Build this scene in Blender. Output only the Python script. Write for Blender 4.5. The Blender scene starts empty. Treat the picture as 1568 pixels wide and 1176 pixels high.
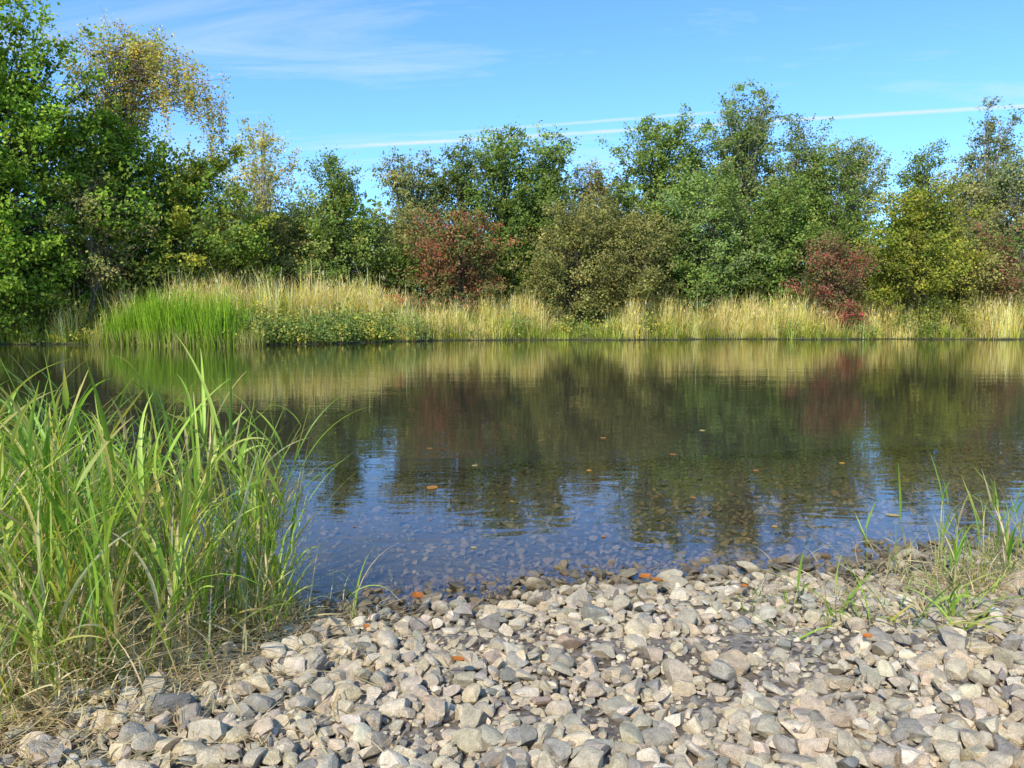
import bpy, math, random
import numpy as np
from mathutils import noise, Vector
rng = np.random.default_rng(7); random.seed(7)
scene = bpy.context.scene

# ------------------------------------------------------------ mesh helpers
def make_mesh(name, V, F, C=None, mats=(), midx=None, smooth=False):
    V = np.asarray(V, np.float32); F = np.asarray(F, np.int32)
    me = bpy.data.meshes.new(name)
    me.vertices.add(len(V)); me.vertices.foreach_set("co", V.ravel())
    k = F.shape[1]
    me.loops.add(F.size); me.loops.foreach_set("vertex_index", F.ravel())
    me.polygons.add(len(F)); me.polygons.foreach_set("loop_start", np.arange(len(F), dtype=np.int32)*k)
    for m in mats: me.materials.append(m)
    if midx is not None: me.polygons.foreach_set("material_index", np.asarray(midx, np.int32))
    me.polygons.foreach_set("use_smooth", np.full(len(F), smooth, dtype=bool))
    if C is not None:
        C = np.asarray(C, np.float32)
        if C.shape[1] == 3: C = np.hstack([C, np.ones((len(C), 1), np.float32)])
        a = me.attributes.new("Col", 'FLOAT_COLOR', 'POINT'); a.data.foreach_set("color", C.ravel())
    me.update(calc_edges=True)
    ob = bpy.data.objects.new(name, me); scene.collection.objects.link(ob)
    return ob

class Buf:
    def __init__(s): s.V=[]; s.F=[]; s.C=[]; s.M=[]; s.n=0
    def add(s, V, F, C, m=0):
        s.V.append(V); s.F.append(np.asarray(F)+s.n); s.C.append(C); s.M.append(np.full(len(F), m)); s.n += len(V)
    def build(s, name, mats, smooth=False):
        return make_mesh(name, np.vstack(s.V), np.vstack(s.F), np.vstack(s.C), mats, np.concatenate(s.M), smooth)

def tube(buf, P, R, sides, col, m=0):
    P = np.asarray(P, float); n = len(P)
    T = np.gradient(P, axis=0); T /= np.linalg.norm(T, axis=1)[:, None]+1e-9
    ref = np.array([0.31, 0.95, 0.05]); A = np.cross(T, ref); A /= np.linalg.norm(A, axis=1)[:, None]+1e-9
    B = np.cross(T, A); th = np.arange(sides)*2*math.pi/sides
    V = P[:, None, :] + np.asarray(R)[:, None, None]*(np.cos(th)[None, :, None]*A[:, None, :] + np.sin(th)[None, :, None]*B[:, None, :])
    V = V.reshape(-1, 3); F = []
    for i in range(n-1):
        for j in range(sides):
            j2 = (j+1) % sides
            F.append((i*sides+j, i*sides+j2, (i+1)*sides+j2, (i+1)*sides+j))
    buf.add(V, F, np.tile(np.asarray(col, float), (len(V), 1)), m)

LIGHTWARD = np.array([-.22, -.55, .62])       # leaves turn their blades toward the light
def leaves(buf, P, size, col, m=1, droop=0.0, aspect=0.66):
    n = len(P)
    nn = rng.normal(size=(n, 3))*0.75 + LIGHTWARD; nn /= np.linalg.norm(nn, axis=1)[:, None]
    r = rng.normal(size=(n, 3)); r[:, 2] -= droop*1.5; d = r-(r*nn).sum(1)[:, None]*nn; d /= np.linalg.norm(d, axis=1)[:, None]+1e-9
    s = np.cross(nn, d)
    L = (size*rng.uniform(0.6, 1.3, n))[:, None]
    V = np.stack([P-d*L*0.5, P-d*L*0.02+s*L*aspect*0.5, P+d*L*0.5, P-d*L*0.02-s*L*aspect*0.5], 1).reshape(-1, 3)
    F = np.arange(4*n).reshape(n, 4)
    buf.add(V, F, np.repeat(col, 4, axis=0), m)

def path_fn(az, el0, bend, L, nseg, p=1.5, sway=None):
    s = np.linspace(0, 1, nseg+1)
    el = el0[:, None] - bend[:, None]*s[None, :]**p
    a = az[:, None] + (0 if sway is None else sway[:, None]*s[None, :])
    step = (L/nseg)[:, None]
    dx = np.cos(el)*np.cos(a)*step; dy = np.cos(el)*np.sin(a)*step; dz = np.sin(el)*step
    P = np.stack([np.cumsum(dx, 1), np.cumsum(dy, 1), np.cumsum(dz, 1)], -1)
    P = np.concatenate([np.zeros((len(az), 1, 3)), P[:, :-1]], 1)
    return P, el, a

def blades(buf, base, az, el0, bend, L, W, c0, c1, nseg=6, fold=0.0, prof='leaf', m=0, twist=None, sway=None, p=1.5):
    n = len(az)
    P, el, a = path_fn(az, el0, bend, L, nseg, p, sway); P = P + base[:, None, :]
    s = np.linspace(0, 1, nseg+1)
    if prof == 'leaf': w = np.minimum(1, (0.35+2.6*s))*np.clip(1-s, 0.02, 1)**0.75
    elif prof == 'grass': w = np.clip(1-s, 0.05, 1)**0.6
    else: w = 1-0.5*s
    side = np.stack([-np.sin(a), np.cos(a), np.zeros_like(a)], -1)
    up = np.stack([-np.sin(el)*np.cos(a), -np.sin(el)*np.sin(a), np.cos(el)], -1)
    if twist is not None:
        t = twist[:, None]*(0.3+s[None, :]); side, up = (side*np.cos(t)[..., None]+up*np.sin(t)[..., None]), (up*np.cos(t)[..., None]-side*np.sin(t)[..., None])
    hw = (W[:, None]*w[None, :]*0.5)[..., None]
    c = c0[:, None, :]*(1-s)[None, :, None] + c1[:, None, :]*s[None, :, None]
    if fold > 0:
        V = np.stack([P-side*hw+up*hw*fold, P, P+side*hw+up*hw*fold], 2); k = 3
    else:
        V = np.stack([P-side*hw, P+side*hw], 2); k = 2
    V = V.reshape(-1, 3); C = np.repeat(c.reshape(-1, 3), k, axis=0)
    i = np.arange(nseg); fl = []
    for j in range(k-1):
        fl.append(np.stack([i*k+j, i*k+j+1, (i+1)*k+j+1, (i+1)*k+j], 1))
    f = np.vstack(fl); F = (f[None]+(np.arange(n)*(nseg+1)*k)[:, None, None]).reshape(-1, 4)
    buf.add(V, F, C, m)
    return P

def pal(colors, weights, n):
    idx = rng.choice(len(colors), n, p=np.array(weights)/sum(weights))
    return np.array(colors, float)[idx]
def jit(c, a=0.2):
    n = len(c); return np.clip(c*rng.uniform(1-a, 1+a, (n, 1))*rng.uniform(1-a*0.3, 1+a*0.3, (n, 3)), 0, 1)

# ------------------------------------------------------------ materials
def new_mat(name):
    m = bpy.data.materials.new(name); m.use_nodes = True; nt = m.node_tree; nt.nodes.clear()
    o = nt.nodes.new('ShaderNodeOutputMaterial'); return m, nt, o
def N(nt, t, **kw):
    n = nt.nodes.new(t)
    for k, v in kw.items():
        if hasattr(n, k): setattr(n, k, v)
        else: n.inputs[k].default_value = v
    return n
def foliage_mat(name, trans=0.3, gloss=False):
    m, nt, o = new_mat(name); L = nt.links
    a = N(nt, 'ShaderNodeAttribute', attribute_name='Col')
    if gloss:
        b = N(nt, 'ShaderNodeBsdfPrincipled'); b.inputs['Roughness'].default_value = .42; b.inputs['Specular IOR Level'].default_value = .4
        L.new(a.outputs['Color'], b.inputs['Base Color'])
    else:
        b = N(nt, 'ShaderNodeBsdfDiffuse'); L.new(a.outputs['Color'], b.inputs['Color'])
    t = N(nt, 'ShaderNodeBsdfTranslucent'); mx = N(nt, 'ShaderNodeMixShader'); mx.inputs[0].default_value = trans
    g = N(nt, 'ShaderNodeMix', data_type='RGBA', blend_type='MULTIPLY'); g.inputs[0].default_value = 1
    g.inputs[7].default_value = (1.35, 1.45, 0.6, 1)
    L.new(a.outputs['Color'], g.inputs[6]); L.new(g.outputs[2], t.inputs['Color'])
    L.new(b.outputs[0], mx.inputs[1]); L.new(t.outputs[0], mx.inputs[2]); L.new(mx.outputs[0], o.inputs[0])
    return m
leaf_mat = foliage_mat('leaf_material', 0.30)
farg_mat = foliage_mat('far_grass_material', 0.3)
grass_mat = foliage_mat('grass_material', 0.38, True)
def bark_material():
    m, nt, o = new_mat('bark_material'); L = nt.links
    a = N(nt, 'ShaderNodeAttribute', attribute_name='Col'); tc = N(nt, 'ShaderNodeTexCoord')
    n = N(nt, 'ShaderNodeTexNoise', Scale=9.0, Detail=5.0); L.new(tc.outputs['Object'], n.inputs['Vector'])
    r = N(nt, 'ShaderNodeMapRange'); r.inputs[1].default_value=0.35; r.inputs[2].default_value=0.65; r.inputs[3].default_value=0.45; r.inputs[4].default_value=1.15
    mx = N(nt, 'ShaderNodeMix', data_type='RGBA', blend_type='MULTIPLY'); mx.inputs[0].default_value = 1
    b = N(nt, 'ShaderNodeBsdfDiffuse')
    L.new(n.outputs[0], r.inputs[0]); L.new(a.outputs['Color'], mx.inputs[6]); L.new(r.outputs[0], mx.inputs[7])
    L.new(mx.outputs[2], b.inputs['Color']); L.new(b.outputs[0], o.inputs[0]); return m
bark_mat = bark_material()

# ------------------------------------------------------------ terrain
def sm(a, b, x): t = np.clip((x-a)/(b-a), 0, 1); return t*t*(3-2*t)
def near_shore(x):
    x = np.asarray(x, float)
    s = 3.20+0.25*np.clip(x, -1.6, 9)+0.06*np.sin(x*3.1+0.5)+0.04*np.sin(x*7.3)+.02*np.sin(x*17)
    s = s + 0.35*sm(-1.3, -2.4, x) + 0.08*np.clip(x-9, 0, 40)
    return s
def far_shore(x):
    x = np.asarray(x, float)
    return 33.0 - 1.3*np.exp(-((x+13)/3.5)**2) + 5.6*sm(-9.5, -2.0, x) + 1.2*sm(2, 12, x) + 0.35*np.sin(x*0.7)+0.2*np.sin(x*1.9+1)+.12*np.sin(x*4.3)
def terrain(x, y):
    x = np.asarray(x, float); y = np.asarray(y, float)
    ns = near_shore(x); fs = far_shore(x)
    d = ns-y
    zn = 0.24*(1-np.exp(-np.clip(d, 0, 99)/1.3))+0.02*np.sin(x*2.3+y*1.7)*sm(0, 1, d)+0.9*sm(4, 14, d)
    zn = zn + 0.08*sm(-0.9, -1.6, x)*sm(0.1, 0.7, d)*sm(3.5,2,d)
    e = y-ns
    zb = -0.07*np.clip(e, 0, 3)-0.13*np.clip(e-3, 0, 9)
    g = y-fs
    zb2 = np.maximum(zb, 0.35*np.clip(g, -99, 0))
    hi = 0.70+0.38*sm(-3, -10, x)+0.12*np.sin(x*0.35)+.1*np.sin(x*.9+2)
    lo = sm(1.0, 2.4, x)*sm(6.2, 5.0, x)*0.4
    zf = 0.12*sm(0, 0.2, g)+hi*sm(0.2, 3.6, g)*(1-lo)+0.6*sm(3, 12, g)
    return np.where(y < ns, zn, np.where(y > fs, zf, zb2))

def axis(parts):
    return np.unique(np.round(np.concatenate(parts), 4))
gx = axis([np.linspace(-6, 6, 151), np.linspace(-45, 45, 131), np.geomspace(45, 4000, 22), -np.geomspace(45, 4000, 22)])
gy = axis([-np.geomspace(10, 4000, 20), np.linspace(-10, 1, 24), np.linspace(1, 8, 100), np.linspace(8, 30, 23), np.linspace(30, 48, 50), np.linspace(48, 80, 20), np.geomspace(80, 5000, 25)])
X, Y = np.meshgrid(gx, gy, indexing='ij'); Z = terrain(X, Y)
nearm = (np.abs(X) < 8) & (Y < 9) & (Y > -3)
nz = np.array([noise.noise(Vector((a*3, b*3, 0)))*0.014+noise.noise(Vector((a*11, b*11, 3)))*0.007 if mk else 0 for a, b, mk in zip(X.ravel(), Y.ravel(), nearm.ravel())]).reshape(X.shape)
Z = Z+nz
nx, ny = len(gx), len(gy)
ii, jj = np.meshgrid(np.arange(nx-1), np.arange(ny-1), indexing='ij')
F = np.stack([ii*ny+jj, (ii+1)*ny+jj, (ii+1)*ny+jj+1, ii*ny+jj+1], -1).reshape(-1, 4)

def depth_mix(nt, L, colsock):
    """wet stones near the waterline, silt and weed on the bed, light absorbed by deeper water put into its colour"""
    g = N(nt, 'ShaderNodeNewGeometry'); s = N(nt, 'ShaderNodeSeparateXYZ'); L.new(g.outputs['Position'], s.inputs[0])
    tn = N(nt, 'ShaderNodeTexNoise', Scale=2.5, Detail=3.0); L.new(g.outputs['Position'], tn.inputs['Vector'])
    ad = N(nt, 'ShaderNodeMath', operation='MULTIPLY_ADD'); ad.inputs[1].default_value = -0.085; L.new(tn.outputs[0], ad.inputs[0]); L.new(s.outputs['Z'], ad.inputs[2])
    wet = N(nt, 'ShaderNodeMapRange'); L.new(ad.outputs[0], wet.inputs[0])
    wet.inputs[1].default_value = 0.024; wet.inputs[2].default_value = -0.008; wet.inputs[3].default_value = 0; wet.inputs[4].default_value = 1
    wc = N(nt, 'ShaderNodeMix', data_type='RGBA', blend_type='MULTIPLY'); wc.inputs[7].default_value = (0.38, 0.355, 0.31, 1)
    L.new(wet.outputs[0], wc.inputs[0]); L.new(colsock, wc.inputs[6])
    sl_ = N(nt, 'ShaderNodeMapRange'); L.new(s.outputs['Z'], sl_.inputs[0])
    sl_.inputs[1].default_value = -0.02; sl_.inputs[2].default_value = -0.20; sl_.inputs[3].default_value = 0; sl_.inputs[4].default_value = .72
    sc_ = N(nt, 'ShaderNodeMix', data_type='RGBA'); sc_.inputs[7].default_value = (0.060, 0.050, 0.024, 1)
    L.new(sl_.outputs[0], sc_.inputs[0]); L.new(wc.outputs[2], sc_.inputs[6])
    dp = N(nt, 'ShaderNodeMapRange'); L.new(s.outputs['Z'], dp.inputs[0])  # light lost in deeper water, painted as a darker bed colour
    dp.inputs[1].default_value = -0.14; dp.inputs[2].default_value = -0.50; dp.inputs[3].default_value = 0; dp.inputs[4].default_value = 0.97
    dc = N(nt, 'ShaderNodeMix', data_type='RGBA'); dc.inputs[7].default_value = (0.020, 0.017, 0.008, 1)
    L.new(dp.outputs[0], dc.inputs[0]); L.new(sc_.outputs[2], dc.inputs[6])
    return dc.outputs[2], wet.outputs[0]

def ground_material():
    m, nt, o = new_mat('ground_material'); L = nt.links
    g = N(nt, 'ShaderNodeNewGeometry')
    n1 = N(nt, 'ShaderNodeTexNoise', Scale=1.7, Detail=8.0, Roughness=0.65); L.new(g.outputs['Position'], n1.inputs['Vector'])
    v = N(nt, 'ShaderNodeTexVoronoi', Scale=42.0); L.new(g.outputs['Position'], v.inputs['Vector'])
    n2 = N(nt, 'ShaderNodeTexNoise', Scale=60.0, Detail=4.0); L.new(g.outputs['Position'], n2.inputs['Vector'])
    r = N(nt, 'ShaderNodeValToRGB'); r.color_ramp.elements[0].color = (0.045, 0.031, 0.019, 1); r.color_ramp.elements[0].position=0.3
    r.color_ramp.elements[1].color = (0.22, 0.165, 0.105, 1); r.color_ramp.elements[1].position=0.75
    L.new(n2.outputs[0], r.inputs[0])
    vr = N(nt, 'ShaderNodeValToRGB'); vr.color_ramp.elements[0].color = (0.07, 0.054, 0.037, 1); vr.color_ramp.elements[1].color = (0.36, 0.31, 0.24, 1)
    sp = N(nt, 'ShaderNodeSeparateColor'); L.new(v.outputs['Color'], sp.inputs[0]); L.new(sp.outputs[0], vr.inputs[0])
    mx = N(nt, 'ShaderNodeMix', data_type='RGBA')
    mr = N(nt, 'ShaderNodeMapRange'); mr.inputs[1].default_value=0.42; mr.inputs[2].default_value=0.58; L.new(n1.outputs[0], mr.inputs[0])
    L.new(mr.outputs[0], mx.inputs[0]); L.new(r.outputs[0], mx.inputs[6]); L.new(vr.outputs[0], mx.inputs[7])
    s = N(nt, 'ShaderNodeSeparateXYZ'); L.new(g.outputs['Position'], s.inputs[0])
    far = N(nt, 'ShaderNodeMapRange'); far.inputs[1].default_value = 25; far.inputs[2].default_value = 28; L.new(s.outputs['Y'], far.inputs[0])
    back = N(nt, 'ShaderNodeMapRange'); back.inputs[1].default_value = -1; back.inputs[2].default_value = -4; L.new(s.outputs['Y'], back.inputs[0])
    mxx = N(nt, 'ShaderNodeMath', operation='MAXIMUM'); L.new(far.outputs[0], mxx.inputs[0]); L.new(back.outputs[0], mxx.inputs[1])
    gr = N(nt, 'ShaderNodeValToRGB'); gr.color_ramp.elements[0].color = (0.035, 0.05, 0.014, 1); gr.color_ramp.elements[0].position=.35; gr.color_ramp.elements[1].color = (0.16, 0.15, 0.05, 1); gr.color_ramp.elements[1].position=.7
    L.new(n1.outputs[0], gr.inputs[0])
    m2 = N(nt, 'ShaderNodeMix', data_type='RGBA'); L.new(mxx.outputs[0], m2.inputs[0]); L.new(mx.outputs[2], m2.inputs[6]); L.new(gr.outputs[0], m2.inputs[7])
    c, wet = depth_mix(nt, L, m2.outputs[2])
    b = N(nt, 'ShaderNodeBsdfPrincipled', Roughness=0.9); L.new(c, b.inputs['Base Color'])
    bp = N(nt, 'ShaderNodeBump', Strength=0.8, Distance=0.012); L.new(n2.outputs[0], bp.inputs['Height']); L.new(bp.outputs[0], b.inputs['Normal'])
    L.new(b.outputs[0], o.inputs[0]); return m
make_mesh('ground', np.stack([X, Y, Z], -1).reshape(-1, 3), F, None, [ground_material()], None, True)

# ------------------------------------------------------------ water
def water_material():
    m, nt, o = new_mat('water_material'); L = nt.links
    g = N(nt, 'ShaderNodeNewGeometry')
    mp = N(nt, 'ShaderNodeMapping'); mp.inputs['Scale'].default_value = (1.0, 2.4, 1); mp.inputs['Rotation'].default_value = (0, 0, 0.15); L.new(g.outputs['Position'], mp.inputs[0])
    a = N(nt, 'ShaderNodeTexNoise', Scale=3.0, Detail=2.0, Roughness=0.45, Distortion=0.4); L.new(mp.outputs[0], a.inputs['Vector'])
    c = N(nt, 'ShaderNodeTexNoise', Scale=0.5, Detail=1.0); L.new(mp.outputs[0], c.inputs['Vector'])
    ad = N(nt, 'ShaderNodeMath', operation='MULTIPLY_ADD'); ad.inputs[1].default_value = 1.6; L.new(c.outputs[0], ad.inputs[0]); L.new(a.outputs[0], ad.inputs[2])
    bp = N(nt, 'ShaderNodeBump', Strength=1.0, Distance=0.0018); L.new(ad.outputs[0], bp.inputs['Height'])
    # the thin sheet stands for the air-to-water interface from both sides: same IOR ratio either way
    ir = N(nt, 'ShaderNodeMapRange'); ir.inputs[3].default_value = 1.33; ir.inputs[4].default_value = 1/1.33; L.new(g.outputs['Backfacing'], ir.inputs[0])
    fr = N(nt, 'ShaderNodeFresnel'); L.new(ir.outputs[0], fr.inputs['IOR']); L.new(bp.outputs[0], fr.inputs['Normal'])
    gl = N(nt, 'ShaderNodeBsdfGlossy', Roughness=0.0); gl.inputs['Color'].default_value = (0.98, 0.98, 0.98, 1); L.new(bp.outputs[0], gl.inputs['Normal'])
    tr = N(nt, 'ShaderNodeBsdfTransparent'); tr.inputs['Color'].default_value = (0.90, 0.85, 0.72, 1)
    mx = N(nt, 'ShaderNodeMixShader'); L.new(fr.outputs[0], mx.inputs[0]); L.new(tr.outputs[0], mx.inputs[1]); L.new(gl.outputs[0], mx.inputs[2])
    L.new(mx.outputs[0], o.inputs[0]); return m
wx_ = axis([np.linspace(-60, 60, 61), [-600, -200, 200, 600]]) 
WV = []
for x in wx_: WV += [(x, float(near_shore(x))-0.6, 0), (x, float(far_shore(x))+0.5, 0)]
WF = [(2*i, 2*i+2, 2*i+3, 2*i+1) for i in range(len(wx_)-1)]
make_mesh('river_water', WV, WF, None, [water_material()], None, False)

# ------------------------------------------------------------ gravel
def ico(sub):
    import bmesh
    bm = bmesh.new(); bmesh.ops.create_icosphere(bm, subdivisions=sub, radius=1)
    V = np.array([v.co[:] for v in bm.verts]); F = np.array([[v.index for v in f.verts] for f in bm.faces]); bm.free(); return V, F
def templates(sub, k):
    V0, F0 = ico(sub); out = []
    for _ in range(k):
        V = V0.copy()
        sc = np.array([1, rng.uniform(0.42, 0.88), rng.uniform(0.20, 0.48)]); V = V*sc
        dirs = []
        for _ in range(rng.integers(7, 12)):
            n = rng.normal(size=3); n[2] *= .6; n /= np.linalg.norm(n)
            if any(abs(n@q) > .9 for q in dirs): continue
            dirs.append(n); ext = np.linalg.norm(n*sc); d = ext*rng.uniform(0.30, 0.70)
            t = V@n; ex = np.clip(t-d, 0, None); V = V-np.outer(ex*0.99, n)
        V *= 1+0.010*rng.normal(size=(len(V), 1))
        V /= np.abs(V[:, :2]).max()
        out.append(V)
    return out, F0
T3, F3 = templates(3, 44); T2, F2 = templates(2, 34)
def dirt_mask(x, y):
    d = noise.noise(Vector((x*1.1+5, y*1.4, 1.3))); d2 = noise.noise(Vector((x*3.5+1, y*4.5, 4.3)))
    v = 0.0
    if x < -0.80 and y > 2.1: v += 0.75
    if x < -1.05 and y > 1.7: v += 0.35
    if (x-2.05)**2/0.4+(y-3.15)**2/0.10 < 1: v += 0.7
    if d > 0.30: v += 0.6
    if d2 > 0.34: v += 0.6
    return v
cells = {}; CS = 0.06; stones = []
def try_put(x, y, r, ov):
    cx, cy = int(math.floor(x/CS)), int(math.floor(y/CS)); R = 2
    for i in range(cx-R, cx+R+1):
        for j in range(cy-R, cy+R+1):
            for (a, b, q) in cells.get((i, j), ()):
                if (a-x)**2+(b-y)**2 < ((r+q)*ov)**2: return False
    cells.setdefault((cx, cy), []).append((x, y, r)); return True
for (lo, hi, tries, ov) in [(0.032, 0.052, 1300, 0.76), (0.018, 0.032, 13000, 0.70), (0.007, 0.018, 46000, 0.64)]:
    for _ in range(tries):
        y = random.uniform(1.2, 4.2)
        x = random.uniform(-0.8-0.7*y, 0.8+0.7*y); r = random.uniform(lo, hi)
        ns = float(near_shore(x))
        if y > ns+0.4: continue
        if lo > 0.03 and y > ns+0.15 and random.random() < 0.6: continue
        if y < ns and random.random() < dirt_mask(x, y)*(1 if lo > .017 else .65): continue
        if abs(y-ns+.05) < 0.16 and r < 0.025 and random.random() < 0.55: continue
        if try_put(x, y, r, ov): stones.append((x, y, r, 0.0))
for (lo, hi, tries) in [(0.026, 0.042, 700), (0.013, 0.026, 15000)]:      # river-bed pebbles
    for _ in range(tries):
        x = random.uniform(-5.5, 6.5); ns = float(near_shore(x)); y = ns+.3+5.6*random.random()**1.5
        if abs(x) > 1.2+.72*y: continue
        r = random.uniform(lo, hi)
        if try_put(x, y, r, .8): stones.append((x, y, r, .0))
for _ in range(2200):   # loose stones lying on top
    y = random.uniform(1.4, 3.6); x = random.uniform(-0.8*y, 0.85*y)
    if y < float(near_shore(x))-0.1 and dirt_mask(x, y) < 0.4: stones.append((x, y, random.uniform(0.010, 0.038), 0.015))
for (x, y, r) in [(0.27, 2.98, 0.07), (0.12, 2.94, 0.055), (0.72, 3.32, 0.065), (1.42, 3.65, 0.055), (1.32, 3.66, .045), (2.0, 2.95, 0.07), (2.15, 2.9, 0.05), (-0.35, 2.98, 0.05), (0.62, 2.2, 0.055), (-0.42, 2.5, 0.06), (-0.98, 2.05, 0.055), (-0.9, 1.95, 0.06), (0.2, 2.45, 0.055), (0.95, 3.42, .05), (1.1, 3.5, .05)]:
    stones.append((x, y, r, 0.015))
S = np.array(stones); zs = terrain(S[:, 0], S[:, 1])
stone_pal = [(0.52, 0.425, 0.275), (0.455, 0.375, 0.25), (0.40, 0.34, 0.24), (0.315, 0.28, 0.21), (0.62, 0.515, 0.355), (0.51, 0.405, 0.25), (0.43, 0.325, 0.21), (0.22, 0.20, 0.16)]
SC = jit(pal(stone_pal, [6, 6, 5, 3, 3.2, 2.5, .6, 1.0], len(S)), 0.12)
VV, FF, CC, n0 = [], [], [], 0
for i in range(len(S)):
    x, y, r, lift = S[i]
    near = r > 0.020 and y < near_shore(x)+0.05 and abs(x) < 0.70*y+0.1
    T, Fm = (T3, F3) if near else (T2, F2)
    V = T[random.randrange(len(T))]*r*1.16
    a = random.uniform(0, 6.283); t = random.gauss(0, 0.38); b = random.gauss(0, 0.36)
    ca, sa, ct, st, cb, sb = math.cos(a), math.sin(a), math.cos(t), math.sin(t), math.cos(b), math.sin(b)
    M = np.array([[ca, -sa, 0], [sa, ca, 0], [0, 0, 1]])@np.array([[1, 0, 0], [0, ct, -st], [0, st, ct]])@np.array([[cb, 0, sb], [0, 1, 0], [-sb, 0, cb]])
    V = V@M.T + np.array([x, y, zs[i]+r*0.28+lift])
    VV.append(V); FF.append(Fm+n0); CC.append(np.tile(SC[i], (len(V), 1))); n0 += len(V)
def stone_material():
    m, nt, o = new_mat('stone_material'); L = nt.links
    a = N(nt, 'ShaderNodeAttribute', attribute_name='Col'); g = N(nt, 'ShaderNodeNewGeometry')
    n = N(nt, 'ShaderNodeTexNoise', Scale=38.0, Detail=6.0, Roughness=0.7); L.new(g.outputs['Position'], n.inputs['Vector'])
    n2 = N(nt, 'ShaderNodeTexNoise', Scale=260.0, Detail=3.0); L.new(g.outputs['Position'], n2.inputs['Vector'])
    r = N(nt, 'ShaderNodeMapRange'); r.inputs[1].default_value=.3; r.inputs[2].default_value=.7; r.inputs[3].default_value=0.66; r.inputs[4].default_value=1.32; L.new(n.outputs[0], r.inputs[0])
    r2 = N(nt, 'ShaderNodeMapRange'); r2.inputs[1].default_value=.3; r2.inputs[2].default_value=.7; r2.inputs[3].default_value=0.80; r2.inputs[4].default_value=1.2; L.new(n2.outputs[0], r2.inputs[0])
    mu = N(nt, 'ShaderNodeMath', operation='MULTIPLY'); L.new(r.outputs[0], mu.inputs[0]); L.new(r2.outputs[0], mu.inputs[1])
    mx = N(nt, 'ShaderNodeMix', data_type='RGBA', blend_type='MULTIPLY'); mx.inputs[0].default_value=1; L.new(a.outputs['Color'], mx.inputs[6]); L.new(mu.outputs[0], mx.inputs[7])
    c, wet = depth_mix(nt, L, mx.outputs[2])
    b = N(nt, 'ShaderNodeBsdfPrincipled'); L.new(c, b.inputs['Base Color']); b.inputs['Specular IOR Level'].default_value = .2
    rr = N(nt, 'ShaderNodeMapRange'); rr.inputs[3].default_value=0.9; rr.inputs[4].default_value=0.35; L.new(wet, rr.inputs[0]); L.new(rr.outputs[0], b.inputs['Roughness'])
    bp = N(nt, 'ShaderNodeBump', Strength=0.65, Distance=0.005); L.new(mu.outputs[0], bp.inputs['Height']); L.new(bp.outputs[0], b.inputs['Normal'])
    L.new(b.outputs[0], o.inputs[0]); return m
make_mesh('gravel', np.vstack(VV), np.vstack(FF), np.vstack(CC), [stone_material()], None, False)

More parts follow.
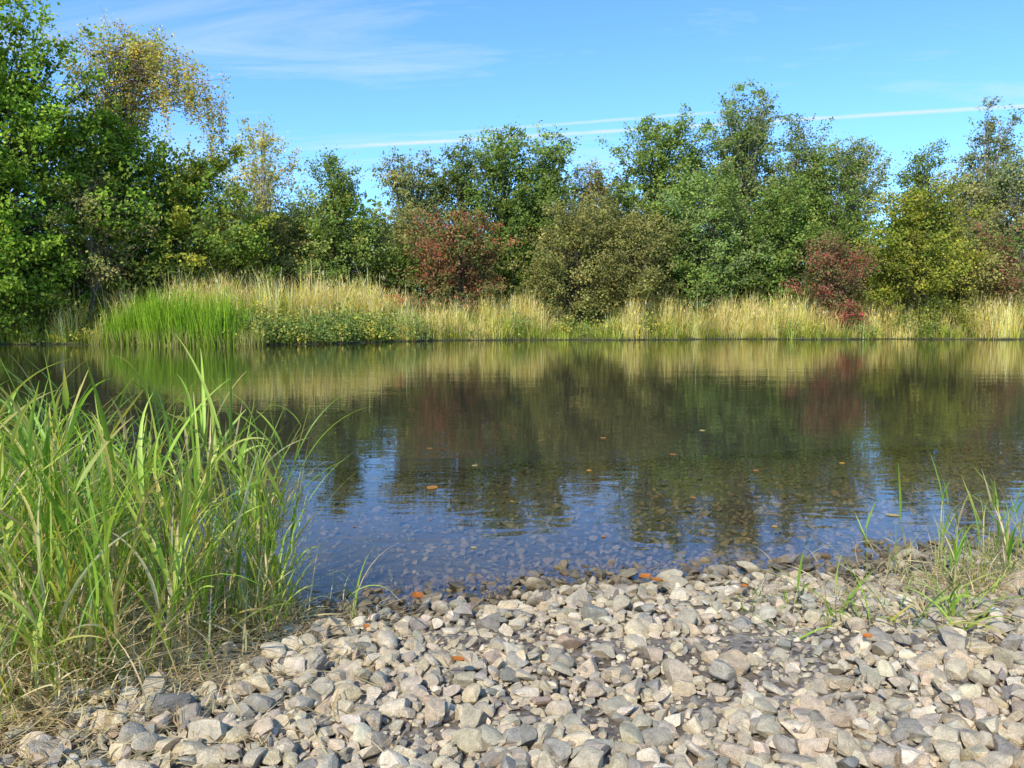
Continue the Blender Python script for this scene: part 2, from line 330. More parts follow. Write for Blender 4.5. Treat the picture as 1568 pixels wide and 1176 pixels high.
# ------------------------------------------------------------ trees
BARK = (0.16, 0.13, 0.095); BIRCH = (0.5, 0.47, 0.42)
def lump(a, t, seed): return noise.noise(Vector((math.cos(a)*1.3+seed, math.sin(a)*1.3, t*3.2+seed*0.7)))
def tree(name, x, y, ztop, hw, zbot, nleaf=16000, size=0.15, cols=None, w=None, bark=BARK, ncl=90, stems=1, lean=(0, 0), sig=0.42, shape=0.85, power=0.5, droop=0.0, depth=0.9, trunk_r=None, jitter=0.24):
    b = Buf(); z0 = float(terrain(x, y))-0.05; H = ztop-z0; seed = rng.uniform(0, 50)
    tr = trunk_r or 0.009*H+0.03
    trunks = []
    for s in range(stems):
        a = rng.uniform(0, 6.28); sp = 0 if stems == 1 else hw*0.35*rng.uniform(0.4, 1)
        m = 9; tt = np.linspace(0, 1, m); hh = H*(0.90 if s == 0 else rng.uniform(0.6, 0.85))
        px = x+lean[0]*tt**1.3+math.cos(a)*sp*tt+np.cumsum(rng.normal(0, 0.010*H, m))*tt
        py = y+lean[1]*tt**1.3+math.sin(a)*sp*tt+np.cumsum(rng.normal(0, 0.010*H, m))*tt
        P = np.stack([px, py, z0+hh*tt], 1); R = tr*(0.75 if stems > 1 else 1)*(1-tt*0.92)
        tube(b, P, R, 7, bark, 0); trunks.append((P, R))
    per = np.clip(rng.gamma(3, 1/3, ncl), 0.35, 2.2); per = (per/per.sum()*nleaf).astype(int)
    clcol = pal(cols, w, ncl)
    for i in range(ncl):
        t = rng.uniform(0.0, 1.0)**0.92; a = rng.uniform(0, 6.283)
        q = abs(2*(0.12+0.86*t)**shape-1)
        wd = hw*max(0.08, 1-q**2.6)**power*(1+0.65*lump(a, t, seed))
        rr = wd*math.sqrt(rng.uniform(0.08, 1.0))
        T, R = trunks[rng.integers(len(trunks))]
        zc = zbot+(ztop-zbot-.25)*t*(1+0.08*lump(a, 0.3, seed+9))
        tt0 = np.clip((zc-z0)/H*rng.uniform(0.45, 0.85)-0.02, 0.04, 0.97); f = tt0*(len(T)-1); k = int(min(f, len(T)-2)); A = T[k]*(1-(f-k))+T[k+1]*(f-k)
        axt = np.clip((zc-z0)/H, 0, 1)
        cx = x+lean[0]*axt**1.3; cy = y+lean[1]*axt**1.3
        C = np.array([cx+math.cos(a)*rr, cy+math.sin(a)*rr*depth, zc])
        mid = (A+C)/2+np.array([rng.normal(0, .12), rng.normal(0, .12), 0.12*np.linalg.norm(C-A)*(1 if droop == 0 else 1.6)])
        s = np.linspace(0, 1, 5)[:, None]; Pb = (1-s)**2*A+2*s*(1-s)*mid+s**2*C
        r0 = max(0.015, min(tr*0.35, 0.010*np.linalg.norm(C-A)+0.008)); tube(b, Pb, np.linspace(r0, 0.006, 5), 4, np.array(bark)*0.9, 0)
        tips = []
        for q in range(4):
            d = rng.normal(size=3); d[2] = d[2]*0.6+0.25-droop; d /= np.linalg.norm(d); Lq = sig*rng.uniform(1.2, 2.7)
            B0 = Pb[rng.integers(2, 5)]; tip = B0+d*Lq+np.array([0, 0, -droop*Lq*0.4]); tube(b, np.array([B0, (B0+tip)/2+np.array([0, 0, 0.05]), tip]), [0.008, 0.006, 0.004], 3, np.array(bark)*0.8, 0); tips.append((B0, tip))
        n = per[i]; u = rng.integers(0, 5, n); ss = rng.uniform(0.1, 1.1, n)
        starts = np.array([tt_[0] for tt_ in tips]+[Pb[2]]); ends = np.array([tt_[1] for tt_ in tips]+[Pb[4]])
        base = starts[u]+(ends[u]-starts[u])*ss[:, None]
        P = base+rng.normal(size=(n, 3))*np.array([sig, sig, sig*0.7])*rng.uniform(0.35, 1, (n, 1))*0.62
        c = np.tile(clcol[i], (n, 1)); mixm = rng.random(n) < 0.3; c[mixm] = pal(cols, w, mixm.sum())
        c = jit(c*rng.uniform(0.72, 1.5), jitter)
        P[:, 2] = np.maximum(P[:, 2], terrain(P[:, 0], P[:, 1])+0.05)
        leaves(b, P, size, c, 1, droop)
    return b, trunks, name
def fin(r): return r[0].build(r[2], [bark_mat, leaf_mat])

def K(cols, k): return [tuple(v*k for v in c) for c in cols]
G_ALDER = K([(0.062, 0.087, 0.018), (0.078, 0.110, 0.023), (0.11, 0.145, 0.031), (0.13, 0.148, 0.035)], 2.15)
G_BIRCH = K([(0.09, 0.10, 0.038), (0.115, 0.13, 0.046), (0.155, 0.15, 0.055), (0.19, 0.155, 0.052)], 2.15)
G_OLIVE = K([(0.115, 0.11, 0.032), (0.145, 0.135, 0.038), (0.09, 0.09, 0.028), (0.185, 0.155, 0.046)], 2.05)
G_YEL = K([(0.155, 0.17, 0.025), (0.23, 0.21, 0.03), (0.10, 0.12, 0.022), (0.29, 0.22, 0.035)], 1.9)
G_OAK = K([(0.085, 0.13, 0.017), (0.118, 0.17, 0.02), (0.16, 0.21, 0.028), (0.065, 0.09, 0.016)], 2.05)
G_RED = K([(0.14, 0.13, 0.042), (0.21, 0.10, 0.05), (0.26, 0.075, 0.043), (0.09, 0.115, 0.032)], 1.5)
G_CRIM = K([(0.15, 0.11, 0.048), (0.20, 0.07, 0.05), (0.28, 0.055, 0.05), (0.095, 0.105, 0.032)], 1.5)
E = [1, 1, 1, 1]; D = [2, 2, 1, .5]
specs = [
 ('oak_tree', -22.3, 33.6, 15.2, 5.1, 1.6, dict(nleaf=66000, size=0.19, cols=G_OAK, w=[2, 3, 2, 1], ncl=250, shape=1.0, power=0.28, sig=0.5)),
 ('hawthorn_bush', -22.6, 33.2, 5.6, 2.8, 0.5, dict(nleaf=16000, size=0.15, cols=G_OAK, w=[2, 2, .6, 2], ncl=80, stems=4, power=.35)),
 ('oak_tree', -19.9, 37.5, 11.2, 3.6, 2.0, dict(nleaf=22000, size=0.18, cols=[G_OAK[3], G_OAK[0], G_YEL[0]], w=[1.5, 3, .8], ncl=110)),
 ('oak_tree', -16.8, 38.5, 10.1, 4.4, 2.2, dict(nleaf=32000, size=0.17, cols=[G_OAK[0], G_YEL[0], G_YEL[1], G_ALDER[1]], w=[2.5, 2, 1.4, 2], ncl=150, power=0.35, shape=.9)),
 ('hawthorn_bush', -14.3, 39.5, 7.8, 2.6, 1.8, dict(nleaf=16000, cols=[G_YEL[0], G_OLIVE[0], G_OAK[0]], w=[2, 2, 1.5], stems=3, ncl=80)),
 ('birch_tree', -16.0, 50, 13.6, 2.7, 6.0, dict(nleaf=9500, size=0.16, cols=[(0.50, 0.43, 0.12), (0.60, 0.47, 0.11), (0.42, 0.40, 0.12)], w=[2, 1, 2], bark=BIRCH, ncl=75, power=0.5)),
 ('willow_bush', -13.3, 43, 7.0, 2.8, 1.6, dict(nleaf=16000, cols=G_OLIVE, w=D, stems=4, ncl=80)),
 ('willow_bush', -12.2, 46, 8.3, 2.8, 1.6, dict(nleaf=12000, cols=G_BIRCH, w=D, stems=3, ncl=70)),
 ('alder_tree', -9.9, 43.5, 9.9, 2.8, 1.8, dict(nleaf=24000, cols=G_ALDER, w=[1, 2, 2, 1.5], ncl=130, shape=0.62)),
 ('willow_bush', -7.2, 46, 7.6, 2.6, 1.6, dict(nleaf=13000, cols=G_OLIVE, w=D, stems=3, ncl=70)),
 ('birch_tree', -6.3, 50, 12.0, 3.0, 2.5, dict(nleaf=18000, size=.17, cols=G_BIRCH, w=[3, 2, .6, .3], bark=BIRCH, ncl=110, droop=.2)),
 ('alder_tree', -3.2, 49, 11.8, 3.2, 2.5, dict(nleaf=21000, size=.17, cols=[G_ALDER[0], G_BIRCH[0], G_ALDER[1]], w=[2, 2, 1], ncl=120)),
 ('alder_tree', -0.4, 48, 12.6, 3.3, 2.5, dict(nleaf=26000, size=.17, cols=G_ALDER, w=D, ncl=140)),
 ('alder_tree', 2.4, 48.5, 12.3, 2.6, 2.5, dict(nleaf=20000, size=.17, cols=G_ALDER, w=D, ncl=110, shape=.78)),
 ('hawthorn_bush', -3.1, 43, 6.8, 3.5, 1.6, dict(nleaf=23000, size=0.14, cols=G_RED, w=[2.4, 2.2, 1.3, 2], stems=4, ncl=140, power=.4, jitter=.35)),
 ('willow_bush', 3.5, 42.5, 7.8, 3.0, 1.1, dict(nleaf=23000, size=.14, cols=G_OLIVE, w=[2, 1, 2, .4], stems=5, ncl=130, power=.4)),
 ('willow_bush', 6.6, 42.8, 7.2, 2.9, 1.1, dict(nleaf=21000, size=.14, cols=G_OLIVE, w=[2, 1.5, 2, .4], stems=5, ncl=120, power=.4)),
 ('birch_tree', 5.0, 50, 11.3, 1.7, 6.5, dict(nleaf=4200, cols=[(0.34, 0.25, 0.11), (0.27, 0.26, 0.08)], w=[1, 1], bark=BIRCH, ncl=45)),
 ('alder_tree', 6.4, 50, 10.4, 3.2, 2.5, dict(nleaf=17000, size=.17, cols=G_BIRCH, w=D, ncl=90)),
 ('alder_tree', 9.3, 47, 13.1, 3.8, 2.5, dict(nleaf=36000, size=.16, cols=G_ALDER, w=[1, 2, 2, 1], ncl=170, shape=.78)),
 ('birch_tree', 14.2, 48.3, 15.0, 3.9, 3.5, dict(nleaf=38000, size=.16, cols=[G_ALDER[1], G_BIRCH[0], G_BIRCH[1]], w=[2, 2, 1], bark=BIRCH, ncl=180, shape=.84)),
 ('birch_tree', 17.9, 48.6, 13.7, 2.4, 3.5, dict(nleaf=19000, cols=[G_ALDER[1], G_BIRCH[0]], w=[1, 1], bark=BIRCH, ncl=100, shape=.78)),
 ('alder_tree', 11.0, 44.3, 9.3, 3.4, 1.6, dict(nleaf=26000, cols=[G_ALDER[1], G_ALDER[2], (0.22, 0.29, 0.10)], w=[1.5, 2, 1.5], stems=3, ncl=140)),
 ('alder_tree', 15.6, 45.0, 9.2, 3.0, 1.8, dict(nleaf=21000, cols=G_ALDER, w=[2, 2, 1.3, .6], stems=2, ncl=110)),
 ('birch_tree', 21.6, 50, 12.8, 2.8, 3, dict(nleaf=18000, size=.16, cols=G_BIRCH, w=[3, 2, 1, .3], bark=BIRCH, ncl=100, droop=.2)),
 ('alder_tree', 19.4, 47.5, 11.4, 2.9, 2, dict(nleaf=22000, cols=G_ALDER, w=D, ncl=110)),
 ('hawthorn_bush', 17.6, 41.7, 5.7, 2.0, 0.7, dict(nleaf=14000, size=.12, cols=G_CRIM, w=[2, 1.6, .8, 2.0], stems=4, ncl=80, power=.4, jitter=.35)),
 ('willow_bush', 21.8, 41.8, 8.3, 3.4, 0.6, dict(nleaf=34000, size=.14, cols=[(0.27, 0.28, 0.04), (0.34, 0.32, 0.05), (0.16, 0.20, 0.03)], w=[2, 1.5, 2], stems=6, ncl=180, power=.36)),
 ('alder_tree', 26.3, 50, 12.0, 2.1, 3, dict(nleaf=14000, cols=G_ALDER, w=D, ncl=80)),
 ('birch_tree', 30.6, 50, 14.8, 2.8, 3, dict(nleaf=18000, size=.16, cols=G_BIRCH, w=[3, 2, .6, .3], bark=BIRCH, ncl=110, droop=.15)),
 ('birch_tree', 30.8, 47, 10.8, 2.8, 1.8, dict(nleaf=15000, cols=G_BIRCH, w=[3, 2, .6, .3], bark=BIRCH, ncl=90)),
 ('birch_tree', 27.4, 47.5, 10.0, 2.6, 1.8, dict(nleaf=13000, cols=[(0.36, 0.31, 0.10), (0.28, 0.27, 0.08), G_BIRCH[0]], w=E[:3], bark=BIRCH, ncl=80)),
 ('hawthorn_bush', 26.7, 43.5, 6.4, 1.8, 1.3, dict(nleaf=10000, size=.13, cols=G_CRIM, w=[2, 1.4, .6, 2.5], stems=4, ncl=70, jitter=.35)),
 ('willow_bush', 24.8, 42.8, 5.4, 2.3, 0.8, dict(nleaf=13000, size=.14, cols=G_OLIVE, w=E, stems=4, ncl=70)),
 ('alder_tree', 35.5, 46, 11.5, 3.4, 1.8, dict(nleaf=11000, size=.19, cols=G_ALDER, w=D)),
 ('oak_tree', 41.5, 46, 12.5, 3.8, 1.8, dict(nleaf=10000, size=.22, cols=G_OAK, w=D)),
 ('oak_tree', -29.5, 35, 14.5, 4.5, 1.8, dict(nleaf=12000, size=.24, cols=G_OAK, w=D)),
 ('alder_tree', -37, 37, 12.5, 3.8, 1.8, dict(nleaf=9000, size=.24, cols=G_ALDER, w=D)),
]
for (nm, x, y, zt, hw, zb, kw) in specs: fin(tree(nm, x, y, zt, hw, zb, **kw))

GB = [(0.52, 0.46, 0.10), (0.34, 0.37, 0.09), (0.62, 0.42, 0.07)]
b, tr_, nm = tree('weeping_birch_tree', -20.8, 38.8, 15.6, 2.5, 10.4, nleaf=9500, size=0.14, cols=GB, w=[2, 2, 1], bark=(0.42, 0.36, 0.30), ncl=85, lean=(2.0, 0), trunk_r=0.14)
for i in range(135):
    a = rng.uniform(-0.9, 0.9) if rng.random() < .8 else rng.uniform(0, 6.28)
    R = rng.uniform(0.6, 4.7)*(1 if abs(a) < 1 else .6); z = 15.0-0.20*R**1.6*rng.uniform(.8, 1.2)-rng.uniform(0, 1.9)
    A = np.array([-19.5+rng.normal(0, .3), 38.8+rng.normal(0, .3), rng.uniform(10.5, 14)])
    C = np.array([-19.0+math.cos(a)*R, 38.8+math.sin(a)*R*0.8, z]); mid = (A+C)/2+np.array([0, 0, .8])
    s = np.linspace(0, 1, 6)[:, None]; Pb = (1-s)**2*A+2*s*(1-s)*mid+s**2*C; tube(b, Pb, np.linspace(.03, .008, 6), 4, (0.3, 0.22, 0.17))
    hang = rng.uniform(0.4, 1.1)*(1+.45*max(0, R-2)); Q = C+np.stack([np.linspace(0, .2, 5)*math.cos(a), np.zeros(5), -np.linspace(0, hang, 5)], 1); tube(b, Q, np.linspace(.008, .004, 5), 3, (0.25, 0.16, 0.11))
    n = int(hang*58); P = C+np.stack([rng.normal(0.1, .13, n), rng.normal(0, .13, n), -rng.uniform(-.3, hang, n)], 1)
    leaves(b, P, 0.13, jit(pal(GB, [2, 2, 1 if R < 3 else 3], n), .25), 1, .7)
b.build(nm, [bark_mat, leaf_mat])
r = tree('dead_hawthorn_tree', -19.0, 34.8, 7.6, 2.6, 3.2, nleaf=8500, size=.13, cols=[(0.34, 0.32, 0.10), (0.26, 0.17, 0.09), (0.25, 0.32, 0.06)], w=E[:3], bark=(0.30, 0.26, 0.21), ncl=50, stems=2, trunk_r=.07); fin(r)

def mass(name, xs, ys, ztop, n, ncl, size, cols, w, sig, zlo=0.0):
    b = Buf(); per = n//ncl
    for i in range(ncl):
        x = rng.uniform(*xs); y = rng.uniform(*ys); zg = float(terrain(x, y)); zt = ztop(x)
        cz = zg+zlo+(zt-zg-zlo)*rng.uniform(0, 1)**0.8
        P = np.array([x, y, cz])+rng.normal(size=(per, 3))*np.array([sig, sig, sig*.7]); P[:, 2] = np.maximum(P[:, 2], zg+.02)
        c = np.tile(pal(cols, w, 1), (per, 1)); leaves(b, P, size, jit(c*rng.uniform(.7, 1.2), .25), 1)
        tube(b, np.array([[x, y, zg-.05], [x+rng.normal(0, .1), y, (zg+cz)/2], [x, y, cz+.3]]), [.03, .02, .008], 4, BARK, 0)
    return b.build(name, [bark_mat, leaf_mat])
mass('undergrowth', (-26, 44), (43.5, 53), lambda x: 5.2+1.2*math.sin(x*.9)+.7*math.sin(x*2.3), 56000, 640, .22, [G_ALDER[0], G_ALDER[1], G_OLIVE[2]], [3, 2, 1], .55)
mass('shaded_shrubs', (-40, -15), (35.5, 40), lambda x: 4.6+.5*math.sin(x*1.3), 22000, 240, .18, [G_ALDER[0], G_OAK[3], G_OLIVE[2]], [3, 2, 1], .45)
mass('distant_trees', (-70, 80), (72, 82), lambda x: 9.5+1.6*math.sin(x*.31)+1.1*math.sin(x*.83+1), 46000, 620, .72, [G_ALDER[0], G_ALDER[1], G_BIRCH[0]], [3, 2, 1], 1.15)

# ------------------------------------------------------------ far-bank grasses
b = Buf()
n = 95000
x = rng.uniform(-38, 44, n); g = rng.uniform(0.0, 1, n)**1.25*8.0+0.05; fs = far_shore(x); y = fs+g
nv = np.array([noise.noise(Vector((a*.30, c*.6, 0))) for a, c in zip(x, y)]); nv2 = np.array([noise.noise(Vector((a*.9+9, c*1.2, 5))) for a, c in zip(x, y)]); nv3 = np.array([noise.noise(Vector((a*2.6+3, c*2.6, 2))) for a, c in zip(x, y)])
opening = sm(1.0, 2.4, x)*sm(6.4, 5.0, x)*sm(4.2, 2.2, g)
herb = sm(-13.2, -12, x)*sm(-4.5, -6.5, x)*sm(2.6, 1.2, g)
straw = np.clip(0.62+1.7*nv+1.3*nv2+0.10*(g-2.0)+0.30*sm(5, 8, x)*sm(18, 14, x)-1.1*opening-0.75*herb-0.6*sm(-18, -21, x)-.3*sm(.8, 0, g), 0.03, 1)
isst = rng.random(n) < straw
H = np.where(isst, rng.uniform(.9, 1.65, n), rng.uniform(.5, 1.2, n))*(1+.85*nv2+.8*nv3)*(1-.6*opening)*(1-.25*herb)
H *= np.where((x > -7) & (x < 1), .9, 1.0)*(0.55+0.45*sm(0, .9, g))
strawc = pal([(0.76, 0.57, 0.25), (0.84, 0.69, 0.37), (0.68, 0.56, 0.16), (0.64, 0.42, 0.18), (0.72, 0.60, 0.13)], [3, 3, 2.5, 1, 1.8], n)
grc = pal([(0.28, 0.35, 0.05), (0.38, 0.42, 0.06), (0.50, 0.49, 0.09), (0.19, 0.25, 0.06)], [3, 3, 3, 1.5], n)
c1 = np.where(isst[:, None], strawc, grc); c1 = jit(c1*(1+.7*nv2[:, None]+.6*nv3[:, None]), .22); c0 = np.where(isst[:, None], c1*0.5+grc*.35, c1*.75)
base = np.stack([x, y, terrain(x, y)-.03], 1)
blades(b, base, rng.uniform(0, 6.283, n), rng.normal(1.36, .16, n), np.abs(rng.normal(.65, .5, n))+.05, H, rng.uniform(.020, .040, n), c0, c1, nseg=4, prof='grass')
k = rng.choice(np.nonzero(isst & (H > 1.1))[0], 6000, replace=False); m = len(k)
hb = base[k]+np.stack([rng.normal(0, .12, m), rng.normal(0, .12, m), H[k]*.82], 1)
blades(b, hb, rng.uniform(0, 6.28, m), rng.normal(1.3, .2, m), rng.uniform(.2, .9, m), rng.uniform(.14, .26, m), rng.uniform(.035, .06, m), strawc[k]*.95, strawc[k]*1.1, nseg=2, prof='grass')
b.build('riverbank_grass', [farg_mat])
b = Buf(); n = 3600
x = rng.uniform(-17.3, -10.9, n); y = far_shore(x)+rng.uniform(-.6, 1.1, n)
hv = np.array([noise.noise(Vector((a*1.2, c*1.5, 8))) for a, c in zip(x, y)])
dd = (1+.6*hv)*(0.7+.3*sm(-17.5, -15.5, x)*sm(-10.5, -12, x)); kk = rng.random(n) < .65+1.5*hv; x, y, dd = x[kk], y[kk], dd[kk]; n = len(x)
base = np.stack([x, y, np.maximum(terrain(x, y), -.25)], 1)
g1 = jit(pal([(0.24, 0.40, 0.03), (0.35, 0.49, 0.05), (0.17, 0.29, 0.03)], [3, 2.5, 1.5], n), .3)
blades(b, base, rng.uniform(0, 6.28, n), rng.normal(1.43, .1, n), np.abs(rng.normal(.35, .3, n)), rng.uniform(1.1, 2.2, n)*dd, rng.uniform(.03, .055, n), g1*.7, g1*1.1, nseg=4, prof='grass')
n = 1500; x = rng.uniform(-17.6, -10.2, n); y = far_shore(x)-rng.uniform(.0, .6, n); st = jit(pal([(0.55, 0.48, 0.2), (0.42, 0.44, 0.1)], [1, 1], n), .2)
blades(b, np.stack([x, y, np.full(n, -.1)], 1), rng.uniform(0, 6.28, n), rng.normal(1.4, .12, n), rng.uniform(.2, 1, n), rng.uniform(.3, .95, n), rng.uniform(.025, .04, n), st*.7, st, nseg=3, prof='grass')
b.build('reed_bed', [farg_mat])
b = Buf()
for i in range(460):
    r_ = rng.random()
    if r_ < .45: x0 = rng.uniform(-12.8, -4.5); gg = rng.uniform(.1, 2.0)
    elif r_ < .6: x0 = rng.uniform(-30, -16.5); gg = rng.uniform(.1, 2.5)
    else: x0 = rng.uniform(-4, 34); gg = rng.uniform(.1, 4.5)
    y0 = float(far_shore(x0))+gg; z0 = float(terrain(x0, y0)); hh = rng.uniform(.4, 1.2); n = 100
    P = np.array([x0, y0, z0+hh*.5])+rng.normal(size=(n, 3))*np.array([.36, .3, hh*.3]); P[:, 2] = np.maximum(P[:, 2], z0+.03)
    cc = pal([(0.20, 0.27, 0.08), (0.26, 0.33, 0.09), (0.17, 0.22, 0.06), (0.54, 0.48, 0.08)], [3, 2, 2, 1.5], 1); leaves(b, P, .12, jit(np.tile(cc, (n, 1)), .25), 1)
b.build('waterside_herbs', [bark_mat, leaf_mat])

# ------------------------------------------------------------ foreground grasses
GREEN = [(0.24, 0.37, 0.04), (0.34, 0.47, 0.06), (0.17, 0.29, 0.035), (0.46, 0.53, 0.10), (0.58, 0.51, 0.12)]
DRY = [(0.64, 0.50, 0.26), (0.54, 0.41, 0.21), (0.72, 0.60, 0.35), (0.42, 0.30, 0.17)]
def clump(name, roots, hmin, hmax, leaf_len, leaf_w, nleaf_rng=(4, 8), dry_n=600, dry_sp=None, upright=1.12):
    b = Buf(); n = len(roots); base = np.column_stack([roots, terrain(roots[:, 0], roots[:, 1])-.02])
    az = rng.uniform(0, 6.283, n)
    H = rng.uniform(hmin, hmax, n); el0 = rng.normal(1.45, .08, n); bend = np.abs(rng.normal(.25, .2, n))
    sc = jit(pal([(0.34, 0.43, 0.09), (0.52, 0.46, 0.17), (0.28, 0.39, 0.06)], [2, 3, 2], n), .2)
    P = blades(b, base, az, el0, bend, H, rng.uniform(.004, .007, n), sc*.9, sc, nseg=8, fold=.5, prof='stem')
    LB, LA, LS = [], [], []
    for i in range(n):
        k = rng.integers(*nleaf_rng); a0 = rng.uniform(0, 6.28)
        for j in range(k):
            t = rng.uniform(.12, 1.0) if j else 1.0; f = t*8; q = int(min(f, 7)); p = P[i, q]*(1-(f-q))+P[i, q+1]*(f-q)
            LB.append(p); LA.append(a0+j*math.pi+rng.normal(0, .5)); LS.append(t)
    LB = np.array(LB); LA = np.array(LA); LS = np.array(LS); m = len(LB)
    c = jit(pal(GREEN, [4, 4, 2.6, 3, 1.1], m), .22); old = (rng.random(m) < .8*(1-LS)**1.05+.04); c[old] = jit(pal(DRY+[(0.5, .42, .07)], [2, 1, 2, 1, 2], old.sum()), .2)
    tip = c*1.12; bt = rng.random(m) < .14; tip[bt] = np.array((0.55, 0.41, 0.16))
    bd = np.abs(rng.normal(.65, .5, m))+.05
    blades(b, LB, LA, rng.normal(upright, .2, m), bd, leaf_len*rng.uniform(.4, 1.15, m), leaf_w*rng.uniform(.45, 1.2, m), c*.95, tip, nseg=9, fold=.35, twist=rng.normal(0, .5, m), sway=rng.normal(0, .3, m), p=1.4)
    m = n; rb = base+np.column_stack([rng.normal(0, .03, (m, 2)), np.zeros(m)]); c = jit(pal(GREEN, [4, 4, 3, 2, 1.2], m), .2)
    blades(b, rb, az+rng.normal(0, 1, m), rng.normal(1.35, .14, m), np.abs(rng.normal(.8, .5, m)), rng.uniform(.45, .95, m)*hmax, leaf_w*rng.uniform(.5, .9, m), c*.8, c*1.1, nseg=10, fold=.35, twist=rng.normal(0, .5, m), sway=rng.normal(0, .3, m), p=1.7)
    m = dry_n; idx = rng.integers(0, n, m); sp = dry_sp or .09
    rb = base[idx]+np.column_stack([rng.normal(0, sp, (m, 2)), np.abs(rng.normal(0, .05, m))]); rb[:, 2] = np.maximum(rb[:, 2], terrain(rb[:, 0], rb[:, 1])+.005); c = jit(pal(DRY, [3, 2, 2, 2], m), .25)
    e0 = rng.uniform(.0, 1.35, m)
    blades(b, rb, rng.uniform(0, 6.28, m), e0, e0*rng.uniform(.5, 1.35, m), rng.uniform(.10, .36, m)*min(1, hmax*1.3), leaf_w*rng.uniform(.2, .5, m), c, c, nseg=6, fold=.2, twist=rng.normal(0, 1, m), sway=rng.normal(0, .7, m))
    return b.build(name, [grass_mat], True)
R = []
while len(R) < 420:
    x = rng.uniform(-3.0, -.85); y = rng.uniform(2.05, 3.35)
    edge = -.97 if y > 2.6 else -.97-(2.6-y)*.28
    if x > edge+.08*math.sin(y*9): continue
    if noise.noise(Vector((x*3.1, y*3.1, 7))) < -.10: continue
    R.append((x, y))
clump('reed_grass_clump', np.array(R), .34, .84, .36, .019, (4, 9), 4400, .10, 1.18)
F2_ = np.column_stack([rng.uniform(-1.6, -1.18, 46), rng.uniform(1.78, 2.2, 46)])
clump('grass_clump', F2_, .08, .34, .30, .014, (2, 5), 1300, .12, 1.15)
clump('grass_tuft', np.column_stack([rng.normal(-.93, .05, 16), rng.normal(2.8, .14, 16)]), .18, .42, .30, .014, (3, 5), 180, .07, 1.0)
clump('grass_tuft', np.column_stack([rng.normal(-.60, .012, 3), rng.normal(2.85, .02, 3)]), .08, .16, .28, .013, (1, 3), 6, .03, 1.0)
clump('grass_clump', np.column_stack([rng.normal(1.86, .14, 22), rng.normal(3.1, .12, 22)]), .10, .36, .26, .013, (3, 5), 800, .15)
clump('grass_clump', np.column_stack([rng.normal(1.40, .20, 28), rng.normal(2.6, .08, 28)]), .02, .10, .26, .014, (2, 4), 340, .14, .75)
clump('grass_clump', np.column_stack([rng.normal(2.5, .14, 24), rng.normal(3.45, .16, 24)]), .12, .34, .26, .012, (3, 5), 300, .12)
clump('grass_tuft', np.column_stack([rng.normal(1.02, .10, 10), rng.normal(2.85, .06, 10)]), .02, .07, .10, .007, (1, 3), 150, .12)
b = Buf(); m = 3000; x = np.where(rng.random(m) < .8, rng.normal(-1.15, .4, m), rng.normal(1.7, .45, m)); y = np.where(x < 0, rng.uniform(1.6, 3.1, m), rng.normal(2.9, .24, m))
c = jit(pal(DRY, [3, 2, 2, 2], m), .25)
blades(b, np.column_stack([x, y, terrain(x, y)+rng.uniform(.005, .035, m)]), rng.uniform(0, 6.28, m), rng.uniform(-.05, .25, m), rng.uniform(0, .4, m), rng.uniform(.04, .2, m), rng.uniform(.002, .007, m), c, c, nseg=4, fold=.2, sway=rng.normal(0, .6, m))
b.build('straw_litter', [grass_mat], True)

def fleaf(b, x, y, z, L, col):
    s = np.linspace(0, 1, 7); w = np.sin(s*math.pi)**.8*L*.33+.001; a = random.uniform(0, 6.28); V = []
    for i in range(7):
        for k in (-1, 0, 1):
            V.append(((s[i]-.5)*L, k*w[i], .12*L*abs(k)*(1 if z > .03 else .1)+.1*L*(s[i]-.5)**2*(2 if z > .03 else 0)))
    V = np.array(V); ca, sa = math.cos(a), math.sin(a); V = V@np.array([[ca, sa, 0], [-sa, ca, 0], [0, 0, 1]])+np.array([x, y, z])
    F = [(i*3+k, i*3+k+1, i*3+k+4, i*3+k+3) for i in range(6) for k in (0, 1)]; b.add(V, F, np.tile(col, (len(V), 1)))
b = Buf()
for (x, y, L) in [(-.38, 3.0, .075), (.56, 3.16, .07), (.60, 3.1, .055), (-.16, 2.2, .045), (1.1, 2.3, .04), (-.5, 2.55, .035), (.9, 2.9, .04)]:
    fleaf(b, x, y, float(terrain(x, y))+.065, L, np.array((0.55, 0.19, 0.05))*random.uniform(.85, 1.1))
for (x, y, L) in [(-.56, 5.3, .12), (2.3, 4.55, .09), (-.75, 6.9, .06), (-.2, 3.9, .035), (.6, 5.9, .06), (.5, 4.1, .035), (1.2, 5.0, .05), (-.9, 4.3, .03), (0.0, 4.9, .035), (1.9, 5.9, .06), (1.5, 4.3, .045), (.9, 7.5, .08), (-.3, 6.1, .06), (2.0, 8.0, .09), (1.4, 6.6, .07), (2.7, 6.2, .07)]:
    fleaf(b, x, y, .004, L, np.array(random.choice([(0.60, 0.34, 0.07), (0.50, 0.22, 0.07), (0.55, 0.45, 0.2)])))
b.build('fallen_leaves', [leaf_mat], True)

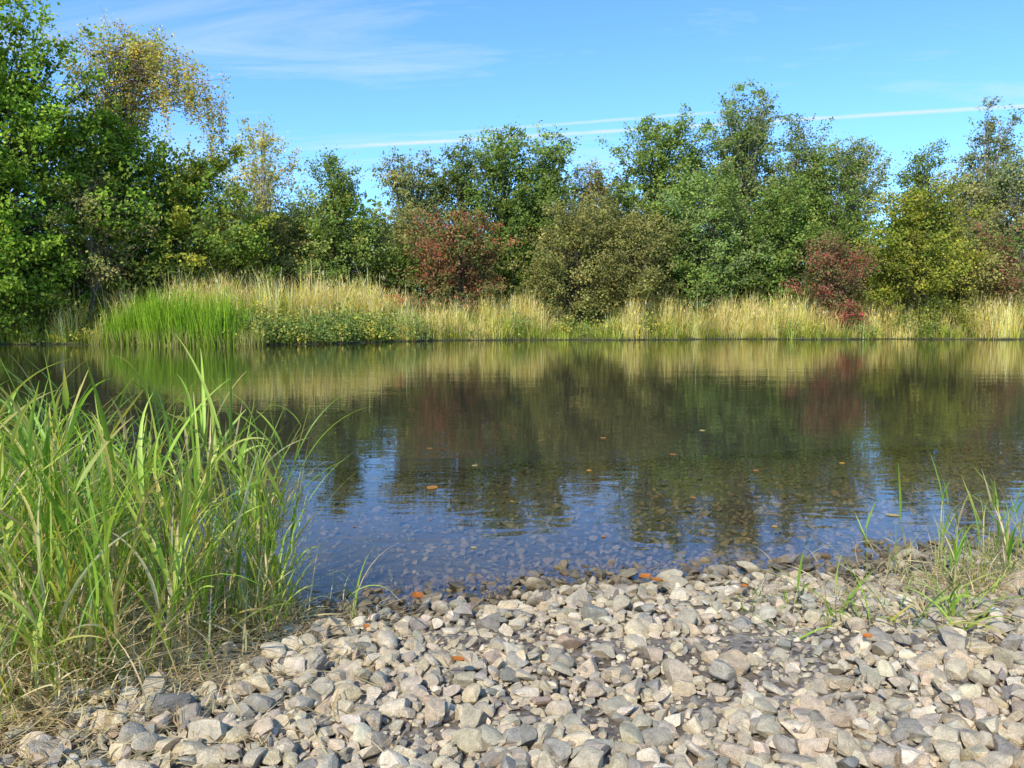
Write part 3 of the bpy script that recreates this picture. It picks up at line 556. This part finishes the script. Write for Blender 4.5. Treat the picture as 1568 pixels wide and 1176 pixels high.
# ------------------------------------------------------------ sky, sun
EL, AZ = math.radians(41), math.radians(-155)
sd = Vector((math.sin(AZ)*math.cos(EL), math.cos(AZ)*math.cos(EL), math.sin(EL)))
w = bpy.data.worlds.new("World"); scene.world = w; w.use_nodes = True; nt = w.node_tree; nt.nodes.clear(); L = nt.links
out = N(nt, 'ShaderNodeOutputWorld'); bg = N(nt, 'ShaderNodeBackground', Strength=0.15)
sky = N(nt, 'ShaderNodeTexSky'); sky.sky_type = 'NISHITA'; sky.sun_disc = False; sky.sun_elevation = EL; sky.sun_rotation = AZ
sky.air_density = 1.0; sky.dust_density = 0.2; sky.ozone_density = 2.5
hs = N(nt, 'ShaderNodeMix', data_type='RGBA', blend_type='MULTIPLY'); hs.inputs[0].default_value = 1; hs.inputs[7].default_value = (0.90, 1.38, 1.95, 1); L.new(sky.outputs[0], hs.inputs[6])
tc = N(nt, 'ShaderNodeTexCoord'); D_ = tc.outputs['Generated']
sep = N(nt, 'ShaderNodeSeparateXYZ'); L.new(D_, sep.inputs[0])
zc = N(nt, 'ShaderNodeMath', operation='MAXIMUM'); zc.inputs[1].default_value = .03; L.new(sep.outputs['Z'], zc.inputs[0])
za = N(nt, 'ShaderNodeMath', operation='ADD'); za.inputs[1].default_value = .08; L.new(zc.outputs[0], za.inputs[0])
dv = N(nt, 'ShaderNodeVectorMath', operation='DIVIDE'); L.new(D_, dv.inputs[0]); L.new(za.outputs[0], dv.inputs[1])
mp = N(nt, 'ShaderNodeMapping'); mp.inputs['Rotation'].default_value = (0, 0, math.radians(-50)); mp.inputs['Scale'].default_value = (.45, 1.3, 0); mp.inputs['Location'].default_value = (2.3, 1.2, 0); L.new(dv.outputs[0], mp.inputs[0])
cn = N(nt, 'ShaderNodeTexNoise', Scale=1.1, Detail=8.0, Roughness=.66, Distortion=1.0); L.new(mp.outputs[0], cn.inputs['Vector'])
cr = N(nt, 'ShaderNodeMapRange'); cr.inputs[1].default_value=.49; cr.inputs[2].default_value=.82; cr.inputs[3].default_value=0; cr.inputs[4].default_value=.85; L.new(cn.outputs[0], cr.inputs[0])
def dirv(az, el): az, el = math.radians(az), math.radians(el); return Vector((math.sin(az)*math.cos(el), math.cos(az)*math.cos(el), math.sin(el)))
tn = N(nt, 'ShaderNodeTexNoise', Scale=28.0, Detail=4.0); L.new(D_, tn.inputs['Vector'])
def trail(p, q, width, amp, xa, xb):
    nrm = dirv(*p).cross(dirv(*q)).normalized()
    d = N(nt, 'ShaderNodeVectorMath', operation='DOT_PRODUCT'); d.inputs[1].default_value = nrm; L.new(D_, d.inputs[0])
    ns = N(nt, 'ShaderNodeMath', operation='MULTIPLY_ADD'); ns.inputs[1].default_value = .0022; L.new(tn.outputs[0], ns.inputs[0]); L.new(d.outputs['Value'], ns.inputs[2])
    sb = N(nt, 'ShaderNodeMath', operation='SUBTRACT'); sb.inputs[1].default_value = .0011; L.new(ns.outputs[0], sb.inputs[0])
    ab = N(nt, 'ShaderNodeMath', operation='ABSOLUTE'); L.new(sb.outputs[0], ab.inputs[0])
    r = N(nt, 'ShaderNodeMapRange', interpolation_type='SMOOTHSTEP'); r.inputs[1].default_value = width; r.inputs[2].default_value = 0; r.inputs[3].default_value = 0; r.inputs[4].default_value = amp; L.new(ab.outputs[0], r.inputs[0])
    e1 = N(nt, 'ShaderNodeMapRange'); e1.inputs[1].default_value = xa; e1.inputs[2].default_value = xa+.14; L.new(sep.outputs['X'], e1.inputs[0])
    e2 = N(nt, 'ShaderNodeMapRange'); e2.inputs[1].default_value = xb; e2.inputs[2].default_value = xb-.12; L.new(sep.outputs['X'], e2.inputs[0])
    fy = N(nt, 'ShaderNodeMath', operation='GREATER_THAN'); fy.inputs[1].default_value = 0; L.new(sep.outputs['Y'], fy.inputs[0])
    v = r.outputs[0]
    for s in (e1.outputs[0], e2.outputs[0], fy.outputs[0]):
        m = N(nt, 'ShaderNodeMath', operation='MULTIPLY'); L.new(v, m.inputs[0]); L.new(s, m.inputs[1]); v = m.outputs[0]
    mr = N(nt, 'ShaderNodeMapRange'); mr.inputs[1].default_value=.3; mr.inputs[2].default_value=.6; mr.inputs[3].default_value=.6; mr.inputs[4].default_value=1; L.new(tn.outputs[0], mr.inputs[0])
    m = N(nt, 'ShaderNodeMath', operation='MULTIPLY'); L.new(v, m.inputs[0]); L.new(mr.outputs[0], m.inputs[1]); return m.outputs[0]
t1 = trail((-14.2, 11.6), (33.0, 12.55), .0034, .95, -.26, .9); t2 = trail((-2.6, 13.2), (14.66, 14.0), .0027, .65, -.12, .32)
acc = cr.outputs[0]
for s in (t1, t2):
    m = N(nt, 'ShaderNodeMath', operation='ADD', use_clamp=True); L.new(acc, m.inputs[0]); L.new(s, m.inputs[1]); acc = m.outputs[0]
mx = N(nt, 'ShaderNodeMix', data_type='RGBA'); mx.inputs[7].default_value = (5.2, 6.2, 7.0, 1); L.new(acc, mx.inputs[0]); L.new(hs.outputs[2], mx.inputs[6])
L.new(mx.outputs[2], bg.inputs['Color']); L.new(bg.outputs[0], out.inputs[0])

sl = bpy.data.lights.new('sun', 'SUN'); sl.energy = 5.0; sl.angle = math.radians(.5); sl.color = (1, .93, .80)
so = bpy.data.objects.new('sun', sl); scene.collection.objects.link(so); so.rotation_euler = sd.to_track_quat('Z', 'Y').to_euler()

cam = bpy.data.cameras.new('camera'); cam.lens = 27; cam.sensor_width = 36; cam.clip_end = 12000; cam.clip_start = .05
co = bpy.data.objects.new('camera', cam); scene.collection.objects.link(co); co.location = (0, 0, 1.2); co.rotation_euler = (math.radians(84.95), 0, 0); scene.camera = co
scene.view_settings.view_transform = 'Standard'; scene.view_settings.look = 'None'; scene.view_settings.exposure = 0
